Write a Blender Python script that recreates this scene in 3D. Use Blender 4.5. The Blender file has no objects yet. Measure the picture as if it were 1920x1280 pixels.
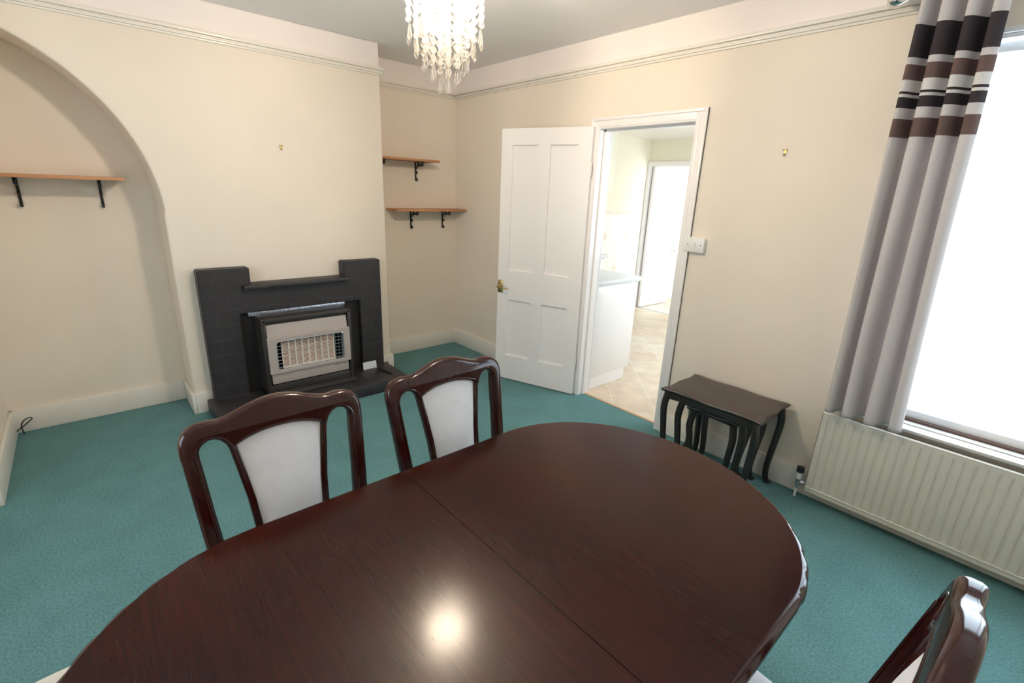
import bpy, bmesh, math, random
from mathutils import Vector, Matrix
random.seed(7)
PI = math.pi
sc = bpy.context.scene
COL = sc.collection

# ------------------------------------------------------------------ camera
cam_d = bpy.data.cameras.new('camera')
cam = bpy.data.objects.new('camera', cam_d)
COL.objects.link(cam)
yaw, pitch, roll = 0.840919557, -0.303066630, 0.0405424734
fw = Vector((-math.sin(yaw)*math.cos(pitch), math.cos(yaw)*math.cos(pitch), math.sin(pitch)))
r0 = fw.cross(Vector((0, 0, 1))).normalized()
u0 = r0.cross(fw)
rr = math.cos(roll)*r0 + math.sin(roll)*u0
uu = -math.sin(roll)*r0 + math.cos(roll)*u0
m = Matrix((rr, uu, -fw)).transposed().to_4x4()
m.translation = Vector((4.0577, -2.8119, 1.5545))
cam.matrix_world = m
cam_d.sensor_width = 36
cam_d.lens = 903.55/1920*36
cam_d.clip_start = 0.02
sc.camera = cam

# ------------------------------------------------------------------ colour management, world, daylight
sc.view_settings.view_transform = 'Standard'
sc.view_settings.look = 'None'
sc.view_settings.exposure = 0.42
sc.view_settings.gamma = 1.0
sc.view_settings.use_curve_mapping = False
sc.cycles.use_denoising = True
sc.cycles.max_bounces = 10
sc.cycles.diffuse_bounces = 6
sc.cycles.transparent_max_bounces = 24
sc.cycles.sample_clamp_indirect = 6
sc.cycles.caustics_reflective = False
sc.cycles.caustics_refractive = False
SKY = 6.0
w = bpy.data.worlds.new('world'); sc.world = w
w.use_nodes = True
bg = w.node_tree.nodes['Background']
bg.inputs[0].default_value = (0.72, 0.87, 1.0, 1)
bg.inputs[1].default_value = SKY

def portal(name, loc, rot, sx, sy, power=0, col=(1, 1, 1)):
    l = bpy.data.lights.new(name, 'AREA'); l.shape = 'RECTANGLE'; l.size = sx; l.size_y = sy
    if power:
        l.energy = power; l.color = col
    else:
        l.cycles.is_portal = True
    o = bpy.data.objects.new(name, l); COL.objects.link(o)
    o.location = loc; o.rotation_euler = rot
    return o
# area lights shine along local -Z
portal('window_portal', (4.15, 0.16, 1.39), (-PI/2, 0, 0), 1.3, 1.66)           # towards -Y
portal('bay_portal', (2.35, -4.16, 1.45), (PI/2, 0, 0), 1.35, 1.15)             # towards +Y
portal('kitchen_portal', (3.25, 1.65, 1.5), (0, PI/2, 0), 1.2, 1.3)             # towards -X

portal('kitchen_daylight', (3.22, 1.65, 1.5), (0, PI/2, 0), 1.15, 1.25, 24, (0.95, 0.98, 1.0))

# ------------------------------------------------------------------ materials
def srgb(r, g, b):
    f = lambda c: (c/255/12.92) if c/255 <= 0.04045 else ((c/255+0.055)/1.055)**2.4
    return (f(r), f(g), f(b), 1)
MATS = {}
def mat(name, col, rough=0.5, metal=0.0, coat=0.0, coat_rough=0.1, spec=0.5, bump=None, vary=None, sheen=0.0):
    m = bpy.data.materials.new(name); m.use_nodes = True
    nt = m.node_tree; b = nt.nodes['Principled BSDF']
    c = col if len(col) == 4 else (*col, 1)
    b.inputs['Base Color'].default_value = c
    b.inputs['Roughness'].default_value = rough
    b.inputs['Metallic'].default_value = metal
    b.inputs['Coat Weight'].default_value = coat
    b.inputs['Coat Roughness'].default_value = coat_rough
    b.inputs['Specular IOR Level'].default_value = spec
    b.inputs['Sheen Weight'].default_value = sheen
    tc = nt.nodes.new('ShaderNodeTexCoord')
    if vary:
        sca, amt = vary
        n = nt.nodes.new('ShaderNodeTexNoise'); n.inputs['Scale'].default_value = sca; n.inputs['Detail'].default_value = 4
        nt.links.new(tc.outputs['Object'], n.inputs['Vector'])
        mp = nt.nodes.new('ShaderNodeMapRange'); mp.inputs[1].default_value = .3; mp.inputs[2].default_value = .7
        mp.inputs[3].default_value = 1-amt; mp.inputs[4].default_value = 1+amt
        nt.links.new(n.outputs['Fac'], mp.inputs[0])
        mx = nt.nodes.new('ShaderNodeVectorMath'); mx.operation = 'SCALE'
        mx.inputs[0].default_value = c[:3]
        nt.links.new(mp.outputs[0], mx.inputs['Scale'])
        nt.links.new(mx.outputs[0], b.inputs['Base Color'])
    if bump:
        sca, st, dist = bump
        n = nt.nodes.new('ShaderNodeTexNoise'); n.inputs['Scale'].default_value = sca; n.inputs['Detail'].default_value = 3
        nt.links.new(tc.outputs['Object'], n.inputs['Vector'])
        bp = nt.nodes.new('ShaderNodeBump'); bp.inputs['Strength'].default_value = st; bp.inputs['Distance'].default_value = dist
        nt.links.new(n.outputs['Fac'], bp.inputs['Height'])
        nt.links.new(bp.outputs[0], b.inputs['Normal'])
    MATS[name] = m
    return m

def N(nt, t, **kw):
    n = nt.nodes.new(t)
    for k, v in kw.items(): setattr(n, k, v)
    return n

CREAM = (0.80, 0.723, 0.618)
WHITE = (0.80, 0.775, 0.74)
M_white = mat('white_gloss_paint', (0.85, 0.825, 0.815), 0.28, bump=(25, .03, .004))
M_trimwhite = mat('trim_paint', (0.80, 0.76, 0.69), 0.3)
M_ceil = mat('ceiling_paint', (0.86, 0.85, 0.85), 0.9, bump=(60, .1, .004))

# wall: cream wallpaper below the picture rail, off-white frieze above
def wall_mat():
    m = mat('wall_paper', CREAM, 0.85, bump=(140, .12, .003))
    nt = m.node_tree; b = nt.nodes['Principled BSDF']
    tc = N(nt, 'ShaderNodeTexCoord'); sx = N(nt, 'ShaderNodeSeparateXYZ')
    nt.links.new(tc.outputs['Object'], sx.inputs[0])
    gt = N(nt, 'ShaderNodeMath', operation='GREATER_THAN'); gt.inputs[1].default_value = 2.345
    nt.links.new(sx.outputs['Z'], gt.inputs[0])
    n = N(nt, 'ShaderNodeTexNoise'); n.inputs['Scale'].default_value = 1.6; n.inputs['Detail'].default_value = 5
    nt.links.new(tc.outputs['Object'], n.inputs['Vector'])
    mp = N(nt, 'ShaderNodeMapRange'); mp.inputs[1].default_value = .3; mp.inputs[2].default_value = .7
    mp.inputs[3].default_value = .97; mp.inputs[4].default_value = 1.03
    nt.links.new(n.outputs['Fac'], mp.inputs[0])
    mx = N(nt, 'ShaderNodeMix', data_type='RGBA')
    mx.inputs[6].default_value = (*CREAM, 1); mx.inputs[7].default_value = (0.86, 0.80, 0.77, 1)
    nt.links.new(gt.outputs[0], mx.inputs[0])
    vs = N(nt, 'ShaderNodeVectorMath', operation='SCALE')
    nt.links.new(mx.outputs[2], vs.inputs[0]); nt.links.new(mp.outputs[0], vs.inputs['Scale'])
    nt.links.new(vs.outputs[0], b.inputs['Base Color'])
    return m
M_wall = wall_mat()

def carpet_mat():
    m = mat('teal_carpet', (0.06, 0.24, 0.21), 0.95, sheen=0.0, spec=0.1)
    nt = m.node_tree; b = nt.nodes['Principled BSDF']
    tc = N(nt, 'ShaderNodeTexCoord')
    n1 = N(nt, 'ShaderNodeTexNoise'); n1.inputs['Scale'].default_value = 110; n1.inputs['Detail'].default_value = 4; n1.inputs['Roughness'].default_value = .7
    n2 = N(nt, 'ShaderNodeTexNoise'); n2.inputs['Scale'].default_value = 5; n2.inputs['Detail'].default_value = 5
    for n in (n1, n2): nt.links.new(tc.outputs['Object'], n.inputs['Vector'])
    mx = N(nt, 'ShaderNodeMix', data_type='RGBA')
    mx.inputs[6].default_value = (0.056, 0.148, 0.156, 1); mx.inputs[7].default_value = (0.168, 0.325, 0.335, 1)
    mp = N(nt, 'ShaderNodeMapRange'); mp.inputs[1].default_value = .25; mp.inputs[2].default_value = .75
    nt.links.new(n1.outputs['Fac'], mp.inputs[0]); nt.links.new(mp.outputs[0], mx.inputs[0])
    mp2 = N(nt, 'ShaderNodeMapRange'); mp2.inputs[1].default_value = .3; mp2.inputs[2].default_value = .7
    mp2.inputs[3].default_value = .93; mp2.inputs[4].default_value = 1.08
    nt.links.new(n2.outputs['Fac'], mp2.inputs[0])
    vs = N(nt, 'ShaderNodeVectorMath', operation='SCALE')
    nt.links.new(mx.outputs[2], vs.inputs[0]); nt.links.new(mp2.outputs[0], vs.inputs['Scale'])
    nt.links.new(vs.outputs[0], b.inputs['Base Color'])
    bp = N(nt, 'ShaderNodeBump'); bp.inputs['Strength'].default_value = .5; bp.inputs['Distance'].default_value = .004
    nt.links.new(n1.outputs['Fac'], bp.inputs['Height']); nt.links.new(bp.outputs[0], b.inputs['Normal'])
    return m
M_carpet = carpet_mat()

def wood_mat(name, c1, c2, rough, coat, axis=0, scale=3.0, coat_rough=0.12, stretch=14, spec=.5):
    m = mat(name, c1, rough, coat=coat, coat_rough=coat_rough, spec=spec)
    nt = m.node_tree; b = nt.nodes['Principled BSDF']
    tc = N(nt, 'ShaderNodeTexCoord'); mpg = N(nt, 'ShaderNodeMapping')
    s = [stretch, stretch, stretch]; s[axis] = 1.0
    mpg.inputs['Scale'].default_value = s
    nt.links.new(tc.outputs['Object'], mpg.inputs[0])
    n = N(nt, 'ShaderNodeTexNoise'); n.inputs['Scale'].default_value = scale; n.inputs['Detail'].default_value = 6
    n.inputs['Roughness'].default_value = .6; n.inputs['Distortion'].default_value = .4
    nt.links.new(mpg.outputs[0], n.inputs['Vector'])
    n2 = N(nt, 'ShaderNodeTexNoise'); n2.inputs['Scale'].default_value = 3.2; n2.inputs['Detail'].default_value = 3
    nt.links.new(tc.outputs['Object'], n2.inputs['Vector'])
    ad = N(nt, 'ShaderNodeMath', operation='ADD'); nt.links.new(n.outputs['Fac'], ad.inputs[0]); nt.links.new(n2.outputs['Fac'], ad.inputs[1])
    mp = N(nt, 'ShaderNodeMapRange'); mp.inputs[1].default_value = .7; mp.inputs[2].default_value = 1.3
    nt.links.new(ad.outputs[0], mp.inputs[0])
    mx = N(nt, 'ShaderNodeMix', data_type='RGBA'); mx.inputs[6].default_value = (*c1, 1); mx.inputs[7].default_value = (*c2, 1)
    nt.links.new(mp.outputs[0], mx.inputs[0]); nt.links.new(mx.outputs[2], b.inputs['Base Color'])
    return m
M_table = wood_mat('mahogany_top', (0.014, 0.0038, 0.0026), (0.040, 0.0060, 0.0035), 0.18, 0.0, axis=0, stretch=26, scale=4, spec=.25)
M_chair = wood_mat('mahogany_polished', (0.024, 0.0045, 0.0035), (0.040, 0.0065, 0.0045), 0.14, 0.0, axis=2, spec=.42)
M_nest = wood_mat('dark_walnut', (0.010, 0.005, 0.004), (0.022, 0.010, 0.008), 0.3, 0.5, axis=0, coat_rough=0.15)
M_nesttop_sheen = wood_mat('dark_walnut_top_sheen', (0.030, 0.018, 0.014), (0.045, 0.026, 0.021), 0.42, 0.4, axis=0, coat_rough=0.3)  # bright reflection on the tops put into a lighter, greyer walnut
M_shelf = wood_mat('pine_shelf', (0.42, 0.19, 0.085), (0.52, 0.26, 0.12), 0.55, 0.0, axis=1)
M_iron = mat('black_iron', (0.008, 0.008, 0.010), 0.45)
M_fabric = mat('pale_upholstery', (0.80, 0.80, 0.82), 0.9, bump=(400, .25, .001), vary=(14, .04), sheen=.2)
M_seat = mat('cream_upholstery', (0.66, 0.60, 0.52), 0.9, bump=(400, .25, .001), vary=(14, .04), sheen=.2)
M_chrome = mat('chrome', (0.75, 0.76, 0.78), 0.15, 1.0)
M_steel = mat('brushed_steel', (0.55, 0.57, 0.60), 0.3, 1.0)
M_brass = mat('old_brass', (0.55, 0.40, 0.18), 0.32, 1.0, vary=(90, .25))
M_brassbright = mat('bright_brass', (0.85, 0.66, 0.34), 0.18, 1.0)
M_rad = mat('radiator_enamel', (0.66, 0.63, 0.56), 0.35)
M_plastic = mat('white_plastic', (0.82, 0.82, 0.80), 0.3)
M_darkplastic = mat('dark_plastic', (0.03, 0.035, 0.05), 0.35)
M_upvc = mat('window_frame_white', (0.84, 0.86, 0.88), 0.3)
M_sill = mat('sill_paint', (0.52, 0.50, 0.47), 0.4)
M_brown = mat('brown_timber', (0.10, 0.055, 0.04), 0.6)
M_kwall = mat('kitchen_wall_paint', (0.80, 0.76, 0.62), 0.8)
M_cab = mat('white_cabinet_laminate', (0.84, 0.84, 0.83), 0.25)
M_cabcream = mat('cream_cabinet_laminate', (0.80, 0.78, 0.66), 0.4)
M_work = mat('grey_worktop_laminate', (0.66, 0.68, 0.70), 0.35, vary=(60, .05))
M_outer = mat('outside_render', (0.85, 0.85, 0.84), 0.9)
M_black = mat('matt_black', (0.012, 0.011, 0.011), 0.7)
M_frame = mat('fire_casing_brown', (0.035, 0.030, 0.028), 0.42, vary=(30, .2))
M_beige = mat('beige_enamel', (0.43, 0.37, 0.335), 0.35)
M_foil = mat('silver_foil', (0.55, 0.60, 0.72), 0.28, 1.0, bump=(120, .8, .003), vary=(60, .4))
M_card = mat('white_card', (0.75, 0.79, 0.86), 0.7)
M_cardink = mat('blue_grey_ink', (0.25, 0.30, 0.42), 0.7)
M_ink = mat('dark_print', (0.12, 0.12, 0.13), 0.6)
M_cable = mat('black_cable', (0.015, 0.013, 0.015), 0.45)
M_ceramic = mat('radiant_ceramic', (0.80, 0.74, 0.66), 0.7)
M_ember = mat('rusty_radiant', (0.42, 0.13, 0.04), 0.8, vary=(70, .45))
M_reflector = mat('fire_reflector', (0.40, 0.47, 0.50), 0.3, 0.35)
M_thresh = mat('threshold_wood', (0.55, 0.33, 0.17), 0.5)

def tile_surround():
    m = mat('charcoal_painted_tile', (0.030, 0.028, 0.029), 0.5)
    nt = m.node_tree; b = nt.nodes['Principled BSDF']
    tc = N(nt, 'ShaderNodeTexCoord'); sx = N(nt, 'ShaderNodeSeparateXYZ'); cb = N(nt, 'ShaderNodeCombineXYZ')
    nt.links.new(tc.outputs['Object'], sx.inputs[0])
    nt.links.new(sx.outputs['Y'], cb.inputs['X']); nt.links.new(sx.outputs['Z'], cb.inputs['Y'])
    br = N(nt, 'ShaderNodeTexBrick'); br.offset = .5
    br.inputs['Scale'].default_value = 1; br.inputs['Brick Width'].default_value = .155; br.inputs['Row Height'].default_value = .103
    br.inputs['Mortar Size'].default_value = .0022; br.inputs['Mortar Smooth'].default_value = .5
    br.inputs['Color1'].default_value = (0.022, 0.020, 0.022, 1); br.inputs['Color2'].default_value = (0.028, 0.025, 0.028, 1)
    br.inputs['Mortar'].default_value = (0.050, 0.046, 0.044, 1)
    nt.links.new(cb.outputs[0], br.inputs['Vector'])
    nt.links.new(br.outputs['Color'], b.inputs['Base Color'])
    nz = N(nt, 'ShaderNodeTexNoise'); nz.inputs['Scale'].default_value = 60
    nt.links.new(tc.outputs['Object'], nz.inputs['Vector'])
    ma = N(nt, 'ShaderNodeMath', operation='MULTIPLY_ADD'); ma.inputs[1].default_value = -1.0
    ms = N(nt, 'ShaderNodeMath', operation='MULTIPLY'); ms.inputs[1].default_value = .25
    nt.links.new(nz.outputs['Fac'], ms.inputs[0])
    nt.links.new(br.outputs['Fac'], ma.inputs[0]); nt.links.new(ms.outputs[0], ma.inputs[2])
    bp = N(nt, 'ShaderNodeBump'); bp.inputs['Strength'].default_value = .5; bp.inputs['Distance'].default_value = .004
    nt.links.new(ma.outputs[0], bp.inputs['Height']); nt.links.new(bp.outputs[0], b.inputs['Normal'])
    return m
M_tile = tile_surround()

def kfloor_mat():
    m = mat('stone_tile_floor', (0.6, 0.5, 0.4), 0.4)
    nt = m.node_tree; b = nt.nodes['Principled BSDF']
    tc = N(nt, 'ShaderNodeTexCoord'); mp = N(nt, 'ShaderNodeMapping'); mp.inputs['Rotation'].default_value = (0, 0, PI/4)
    nt.links.new(tc.outputs['Object'], mp.inputs[0])
    br = N(nt, 'ShaderNodeTexBrick'); br.offset = 0.0
    br.inputs['Scale'].default_value = 1; br.inputs['Brick Width'].default_value = .30; br.inputs['Row Height'].default_value = .30
    br.inputs['Mortar Size'].default_value = .003; br.inputs['Mortar Smooth'].default_value = .3; br.inputs['Bias'].default_value = .0
    br.inputs['Color1'].default_value = (0.66, 0.58, 0.46, 1); br.inputs['Color2'].default_value = (0.60, 0.46, 0.34, 1)
    br.inputs['Mortar'].default_value = (0.74, 0.68, 0.58, 1)
    nt.links.new(mp.outputs[0], br.inputs['Vector'])
    n = N(nt, 'ShaderNodeTexNoise'); n.inputs['Scale'].default_value = 7; n.inputs['Detail'].default_value = 5
    nt.links.new(tc.outputs['Object'], n.inputs['Vector'])
    mr = N(nt, 'ShaderNodeMapRange'); mr.inputs[1].default_value = .3; mr.inputs[2].default_value = .7; mr.inputs[3].default_value = .88; mr.inputs[4].default_value = 1.1
    nt.links.new(n.outputs['Fac'], mr.inputs[0])
    vs = N(nt, 'ShaderNodeVectorMath', operation='SCALE')
    nt.links.new(br.outputs['Color'], vs.inputs[0]); nt.links.new(mr.outputs[0], vs.inputs['Scale'])
    nt.links.new(vs.outputs[0], b.inputs['Base Color'])
    return m
M_kfloor = kfloor_mat()

def ktile_mat():
    m = mat('cream_wall_tile', (0.80, 0.79, 0.70), 0.25)
    nt = m.node_tree; b = nt.nodes['Principled BSDF']
    tc = N(nt, 'ShaderNodeTexCoord'); sx = N(nt, 'ShaderNodeSeparateXYZ'); cb = N(nt, 'ShaderNodeCombineXYZ')
    nt.links.new(tc.outputs['Object'], sx.inputs[0])
    nt.links.new(sx.outputs['Y'], cb.inputs['X']); nt.links.new(sx.outputs['Z'], cb.inputs['Y'])
    br = N(nt, 'ShaderNodeTexBrick'); br.offset = 0.0
    br.inputs['Scale'].default_value = 1; br.inputs['Brick Width'].default_value = .2; br.inputs['Row Height'].default_value = .2
    br.inputs['Mortar Size'].default_value = .002
    br.inputs['Color1'].default_value = (0.80, 0.79, 0.70, 1); br.inputs['Color2'].default_value = (0.81, 0.80, 0.72, 1)
    br.inputs['Mortar'].default_value = (0.70, 0.69, 0.62, 1)
    nt.links.new(cb.outputs[0], br.inputs['Vector']); nt.links.new(br.outputs['Color'], b.inputs['Base Color'])
    return m
M_ktile = ktile_mat()
M_border = mat('peach_tile_border', (0.78, 0.70, 0.60), 0.3, vary=(40, .12))
M_motif = mat('peach_fruit_print', (0.70, 0.61, 0.50), 0.4)

def glass_mat(name, tint=(1, 1, 1), refl=.06):
    m = bpy.data.materials.new(name); m.use_nodes = True; nt = m.node_tree
    nt.nodes.remove(nt.nodes['Principled BSDF']); out = nt.nodes['Material Output']
    t = N(nt, 'ShaderNodeBsdfTransparent'); t.inputs[0].default_value = (*tint, 1)
    g = N(nt, 'ShaderNodeBsdfGlossy'); g.inputs['Roughness'].default_value = .02
    x = N(nt, 'ShaderNodeMixShader'); x.inputs[0].default_value = refl
    nt.links.new(t.outputs[0], x.inputs[1]); nt.links.new(g.outputs[0], x.inputs[2]); nt.links.new(x.outputs[0], out.inputs[0])
    return m
M_glass = glass_mat('window_glass')
M_fireglass = glass_mat('fire_glass', (.93, .96, .96), .10)

def crystal_mat():
    m = bpy.data.materials.new('crystal'); m.use_nodes = True; nt = m.node_tree
    nt.nodes.remove(nt.nodes['Principled BSDF']); out = nt.nodes['Material Output']
    t = N(nt, 'ShaderNodeBsdfTransparent'); t.inputs[0].default_value = (1, .98, .95, 1)
    g = N(nt, 'ShaderNodeBsdfGlossy'); g.inputs['Roughness'].default_value = .05
    tr = N(nt, 'ShaderNodeBsdfTranslucent'); tr.inputs[0].default_value = (.98, .95, .92, 1)
    lw = N(nt, 'ShaderNodeLayerWeight'); lw.inputs['Blend'].default_value = .45
    mr = N(nt, 'ShaderNodeMapRange'); mr.inputs[3].default_value = .12; mr.inputs[4].default_value = .95
    nt.links.new(lw.outputs['Facing'], mr.inputs[0])
    x = N(nt, 'ShaderNodeMixShader'); x.inputs[0].default_value = .5
    nt.links.new(g.outputs[0], x.inputs[1]); nt.links.new(tr.outputs[0], x.inputs[2])
    y = N(nt, 'ShaderNodeMixShader')
    nt.links.new(mr.outputs[0], y.inputs[0]); nt.links.new(t.outputs[0], y.inputs[1]); nt.links.new(x.outputs[0], y.inputs[2])
    nt.links.new(y.outputs[0], out.inputs[0])
    return m
M_crystal = crystal_mat()
def emis(name, col, s):
    m = bpy.data.materials.new(name); m.use_nodes = True; nt = m.node_tree
    nt.nodes.remove(nt.nodes['Principled BSDF']); out = nt.nodes['Material Output']
    e = N(nt, 'ShaderNodeEmission'); e.inputs[0].default_value = (*col, 1); e.inputs[1].default_value = s
    nt.links.new(e.outputs[0], out.inputs[0]); return m
M_bulb = emis('lit_bulb', (1.0, .84, .66), 700)

def curtain_mat():
    m = mat('striped_curtain', (0.5, 0.46, 0.42), 0.85)
    nt = m.node_tree; b = nt.nodes['Principled BSDF']; out = nt.nodes['Material Output']
    tc = N(nt, 'ShaderNodeTexCoord'); sx = N(nt, 'ShaderNodeSeparateXYZ')
    nt.links.new(tc.outputs['Object'], sx.inputs[0])
    mr = N(nt, 'ShaderNodeMapRange'); mr.inputs[1].default_value = 1.8; mr.inputs[2].default_value = 2.3
    nt.links.new(sx.outputs['Z'], mr.inputs[0])
    cr = N(nt, 'ShaderNodeValToRGB'); cr.color_ramp.interpolation = 'CONSTANT'
    L = (0.64, 0.595, 0.585, 1); Lw = (0.72, 0.69, 0.66, 1); D = (0.040, 0.030, 0.034, 1); B = (0.155, 0.095, 0.085, 1)
    bands = [(0, L), (1.831, B), (1.903, L), (1.944, D), (1.984, Lw), (1.996, D), (2.007, Lw), (2.05, B), (2.106, L), (2.131, D), (2.248, L)]
    el = cr.color_ramp.elements
    el[0].position = 0; el[0].color = L
    el[1].position = (bands[1][0]-1.8)/.5; el[1].color = bands[1][1]
    for z, c in bands[2:]:
        e = el.new((z-1.8)/.5); e.color = c
    nt.links.new(mr.outputs[0], cr.inputs[0])
    nz = N(nt, 'ShaderNodeTexNoise'); nz.inputs['Scale'].default_value = 260
    nt.links.new(tc.outputs['Object'], nz.inputs['Vector'])
    mr2 = N(nt, 'ShaderNodeMapRange'); mr2.inputs[3].default_value = .85; mr2.inputs[4].default_value = 1.15
    nt.links.new(nz.outputs['Fac'], mr2.inputs[0])
    vs = N(nt, 'ShaderNodeVectorMath', operation='SCALE'); nt.links.new(cr.outputs[0], vs.inputs[0]); nt.links.new(mr2.outputs[0], vs.inputs['Scale'])
    nt.links.new(vs.outputs[0], b.inputs['Base Color'])
    tr = N(nt, 'ShaderNodeBsdfTranslucent'); nt.links.new(vs.outputs[0], tr.inputs[0])
    x = N(nt, 'ShaderNodeMixShader'); x.inputs[0].default_value = .2
    nt.links.new(b.outputs[0], x.inputs[1]); nt.links.new(tr.outputs[0], x.inputs[2]); nt.links.new(x.outputs[0], out.inputs[0])
    return m
M_curtain = curtain_mat()

# ------------------------------------------------------------------ mesh helpers
class MB:
    def __init__(s): s.bm = bmesh.new(); s.mats = []
    def _mi(s, m):
        if m is None: return 0
        if m not in s.mats: s.mats.append(m)
        return s.mats.index(m)
    def box(s, x0, x1, y0, y1, z0, z1, bev=0, m=None, seg=2):
        b = s.bm; v = [b.verts.new((x, y, z)) for x in (x0, x1) for y in (y0, y1) for z in (z0, z1)]
        F = [(0, 1, 3, 2), (4, 6, 7, 5), (0, 4, 5, 1), (2, 3, 7, 6), (0, 2, 6, 4), (1, 5, 7, 3)]
        fs = [b.faces.new([v[i] for i in f]) for f in F]
        mi = s._mi(m)
        for f in fs: f.material_index = mi
        if bev:
            es = list({e for f in fs for e in f.edges})
            r = bmesh.ops.bevel(b, geom=es, offset=bev, segments=seg, affect='EDGES', profile=.5, material=mi)
        return s
    def prism(s, pts, axis, a0, a1, m=None):
        """2D polygon extruded along axis; pts are the two other coordinates in x,y,z order"""
        def P(p, a):
            return (a, p[0], p[1]) if axis == 0 else (p[0], a, p[1]) if axis == 1 else (p[0], p[1], a)
        b = s.bm; A = [b.verts.new(P(p, a0)) for p in pts]; B = [b.verts.new(P(p, a1)) for p in pts]
        mi = s._mi(m); n = len(pts)
        fs = [b.faces.new(A), b.faces.new(B[::-1])]
        for i in range(n): fs.append(b.faces.new([A[i], B[i], B[(i+1) % n], A[(i+1) % n]]))
        for f in fs: f.material_index = mi
        bmesh.ops.recalc_face_normals(b, faces=fs)
        return s
    def tube(s, pts, rad, seg=10, m=None, flat=None, caps=True):
        """rad number or list; flat=(ax,scale) squashes"""
        b = s.bm; pts = [Vector(p) for p in pts]; n = len(pts)
        if not hasattr(rad, '__len__'): rad = [rad]*n
        up = Vector((0, 0, 1)); rings = []
        t0 = (pts[1]-pts[0]).normalized()
        a = up.cross(t0) if abs(t0.z) < .95 else Vector((1, 0, 0)).cross(t0)
        a.normalize()
        for i in range(n):
            t = (pts[min(i+1, n-1)]-pts[max(i-1, 0)]).normalized()
            a = (a - t*a.dot(t)).normalized(); c = t.cross(a)
            rr_ = rad[i]; ra, rc = (rr_ if hasattr(rr_, '__len__') else (rr_, rr_))
            rings.append([b.verts.new(pts[i] + a*ra*math.cos(2*PI*k/seg) + c*rc*math.sin(2*PI*k/seg)) for k in range(seg)])
        mi = s._mi(m); fs = []
        for i in range(n-1):
            for k in range(seg):
                fs.append(b.faces.new([rings[i][k], rings[i][(k+1) % seg], rings[i+1][(k+1) % seg], rings[i+1][k]]))
        if caps: fs += [b.faces.new(rings[0][::-1]), b.faces.new(rings[-1])]
        for f in fs: f.material_index = mi
        return s
    def lathe(s, prof, c, axis=2, seg=24, m=None):
        """prof list of (r, h) along axis from point c"""
        b = s.bm; c = Vector(c); ax = [Vector((1, 0, 0)), Vector((0, 1, 0)), Vector((0, 0, 1))]
        A = ax[axis]; U = ax[(axis+1) % 3]; V = ax[(axis+2) % 3]; rings = []; fs = []
        for r, h in prof:
            rings.append([b.verts.new(c + A*h + (U*math.cos(2*PI*k/seg)+V*math.sin(2*PI*k/seg))*max(r, 1e-5)) for k in range(seg)])
        for i in range(len(rings)-1):
            for k in range(seg):
                fs.append(b.faces.new([rings[i][k], rings[i][(k+1) % seg], rings[i+1][(k+1) % seg], rings[i+1][k]]))
        fs += [b.faces.new(rings[0][::-1]), b.faces.new(rings[-1])]
        mi = s._mi(m)
        for f in fs: f.material_index = mi
        return s
    def sphere(s, c, r, m=None, seg=16, sc_=(1, 1, 1)):
        n = seg//2; return s.lathe([(r*math.sin(PI*i/n)*sc_[0], -r*math.cos(PI*i/n)*sc_[2]) for i in range(n+1)], c, 2, seg, m)
    def grid(s, f, nu, nv, m=None):
        b = s.bm; g = [[b.verts.new(f(i/nu, j/nv)) for j in range(nv+1)] for i in range(nu+1)]; mi = s._mi(m)
        for i in range(nu):
            for j in range(nv):
                fc = b.faces.new([g[i][j], g[i+1][j], g[i+1][j+1], g[i][j+1]]); fc.material_index = mi
        return s
    def curve2d(s, outer, holes, half, bev, fn, m=None):
        """filled outline with rounded edges; fn maps (u, v, w) to a point"""
        cu = bpy.data.curves.new('tmp', 'CURVE'); cu.dimensions = '2D'; cu.fill_mode = 'BOTH'
        for pl in [outer]+list(holes):
            sp = cu.splines.new('POLY'); sp.points.add(len(pl)-1); sp.use_cyclic_u = True
            for i, p in enumerate(pl): sp.points[i].co = (p[0], p[1], 0, 1)
        cu.extrude = max(half-bev, 0.0001); cu.bevel_depth = bev; cu.bevel_resolution = 2; cu.offset = -bev
        o = bpy.data.objects.new('tmp', cu); COL.objects.link(o)
        me = bpy.data.meshes.new_from_object(o.evaluated_get(bpy.context.evaluated_depsgraph_get()))
        vs = [s.bm.verts.new(fn(*v.co)) for v in me.vertices]; mi = s._mi(m)
        fs = []
        for p in me.polygons:
            try: f = s.bm.faces.new([vs[i] for i in p.vertices]); f.material_index = mi; fs.append(f)
            except ValueError: pass
        bmesh.ops.remove_doubles(s.bm, verts=vs, dist=1e-5)
        bpy.data.objects.remove(o); bpy.data.curves.remove(cu); bpy.data.meshes.remove(me)
        return s
    def xf(s, M):
        bmesh.ops.transform(s.bm, matrix=M, verts=s.bm.verts); return s
    def build(s, name, m=None, parent=None, ang=35, mods=None, recalc=True):
        if recalc: bmesh.ops.recalc_face_normals(s.bm, faces=s.bm.faces)
        me = bpy.data.meshes.new(name); s.bm.to_mesh(me); s.bm.free()
        for mm in (s.mats or [m]): me.materials.append(mm)
        me.polygons.foreach_set('use_smooth', [True]*len(me.polygons))
        me.set_sharp_from_angle(angle=math.radians(ang))
        o = bpy.data.objects.new(name, me); COL.objects.link(o)
        if parent: o.parent = parent
        return o
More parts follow.
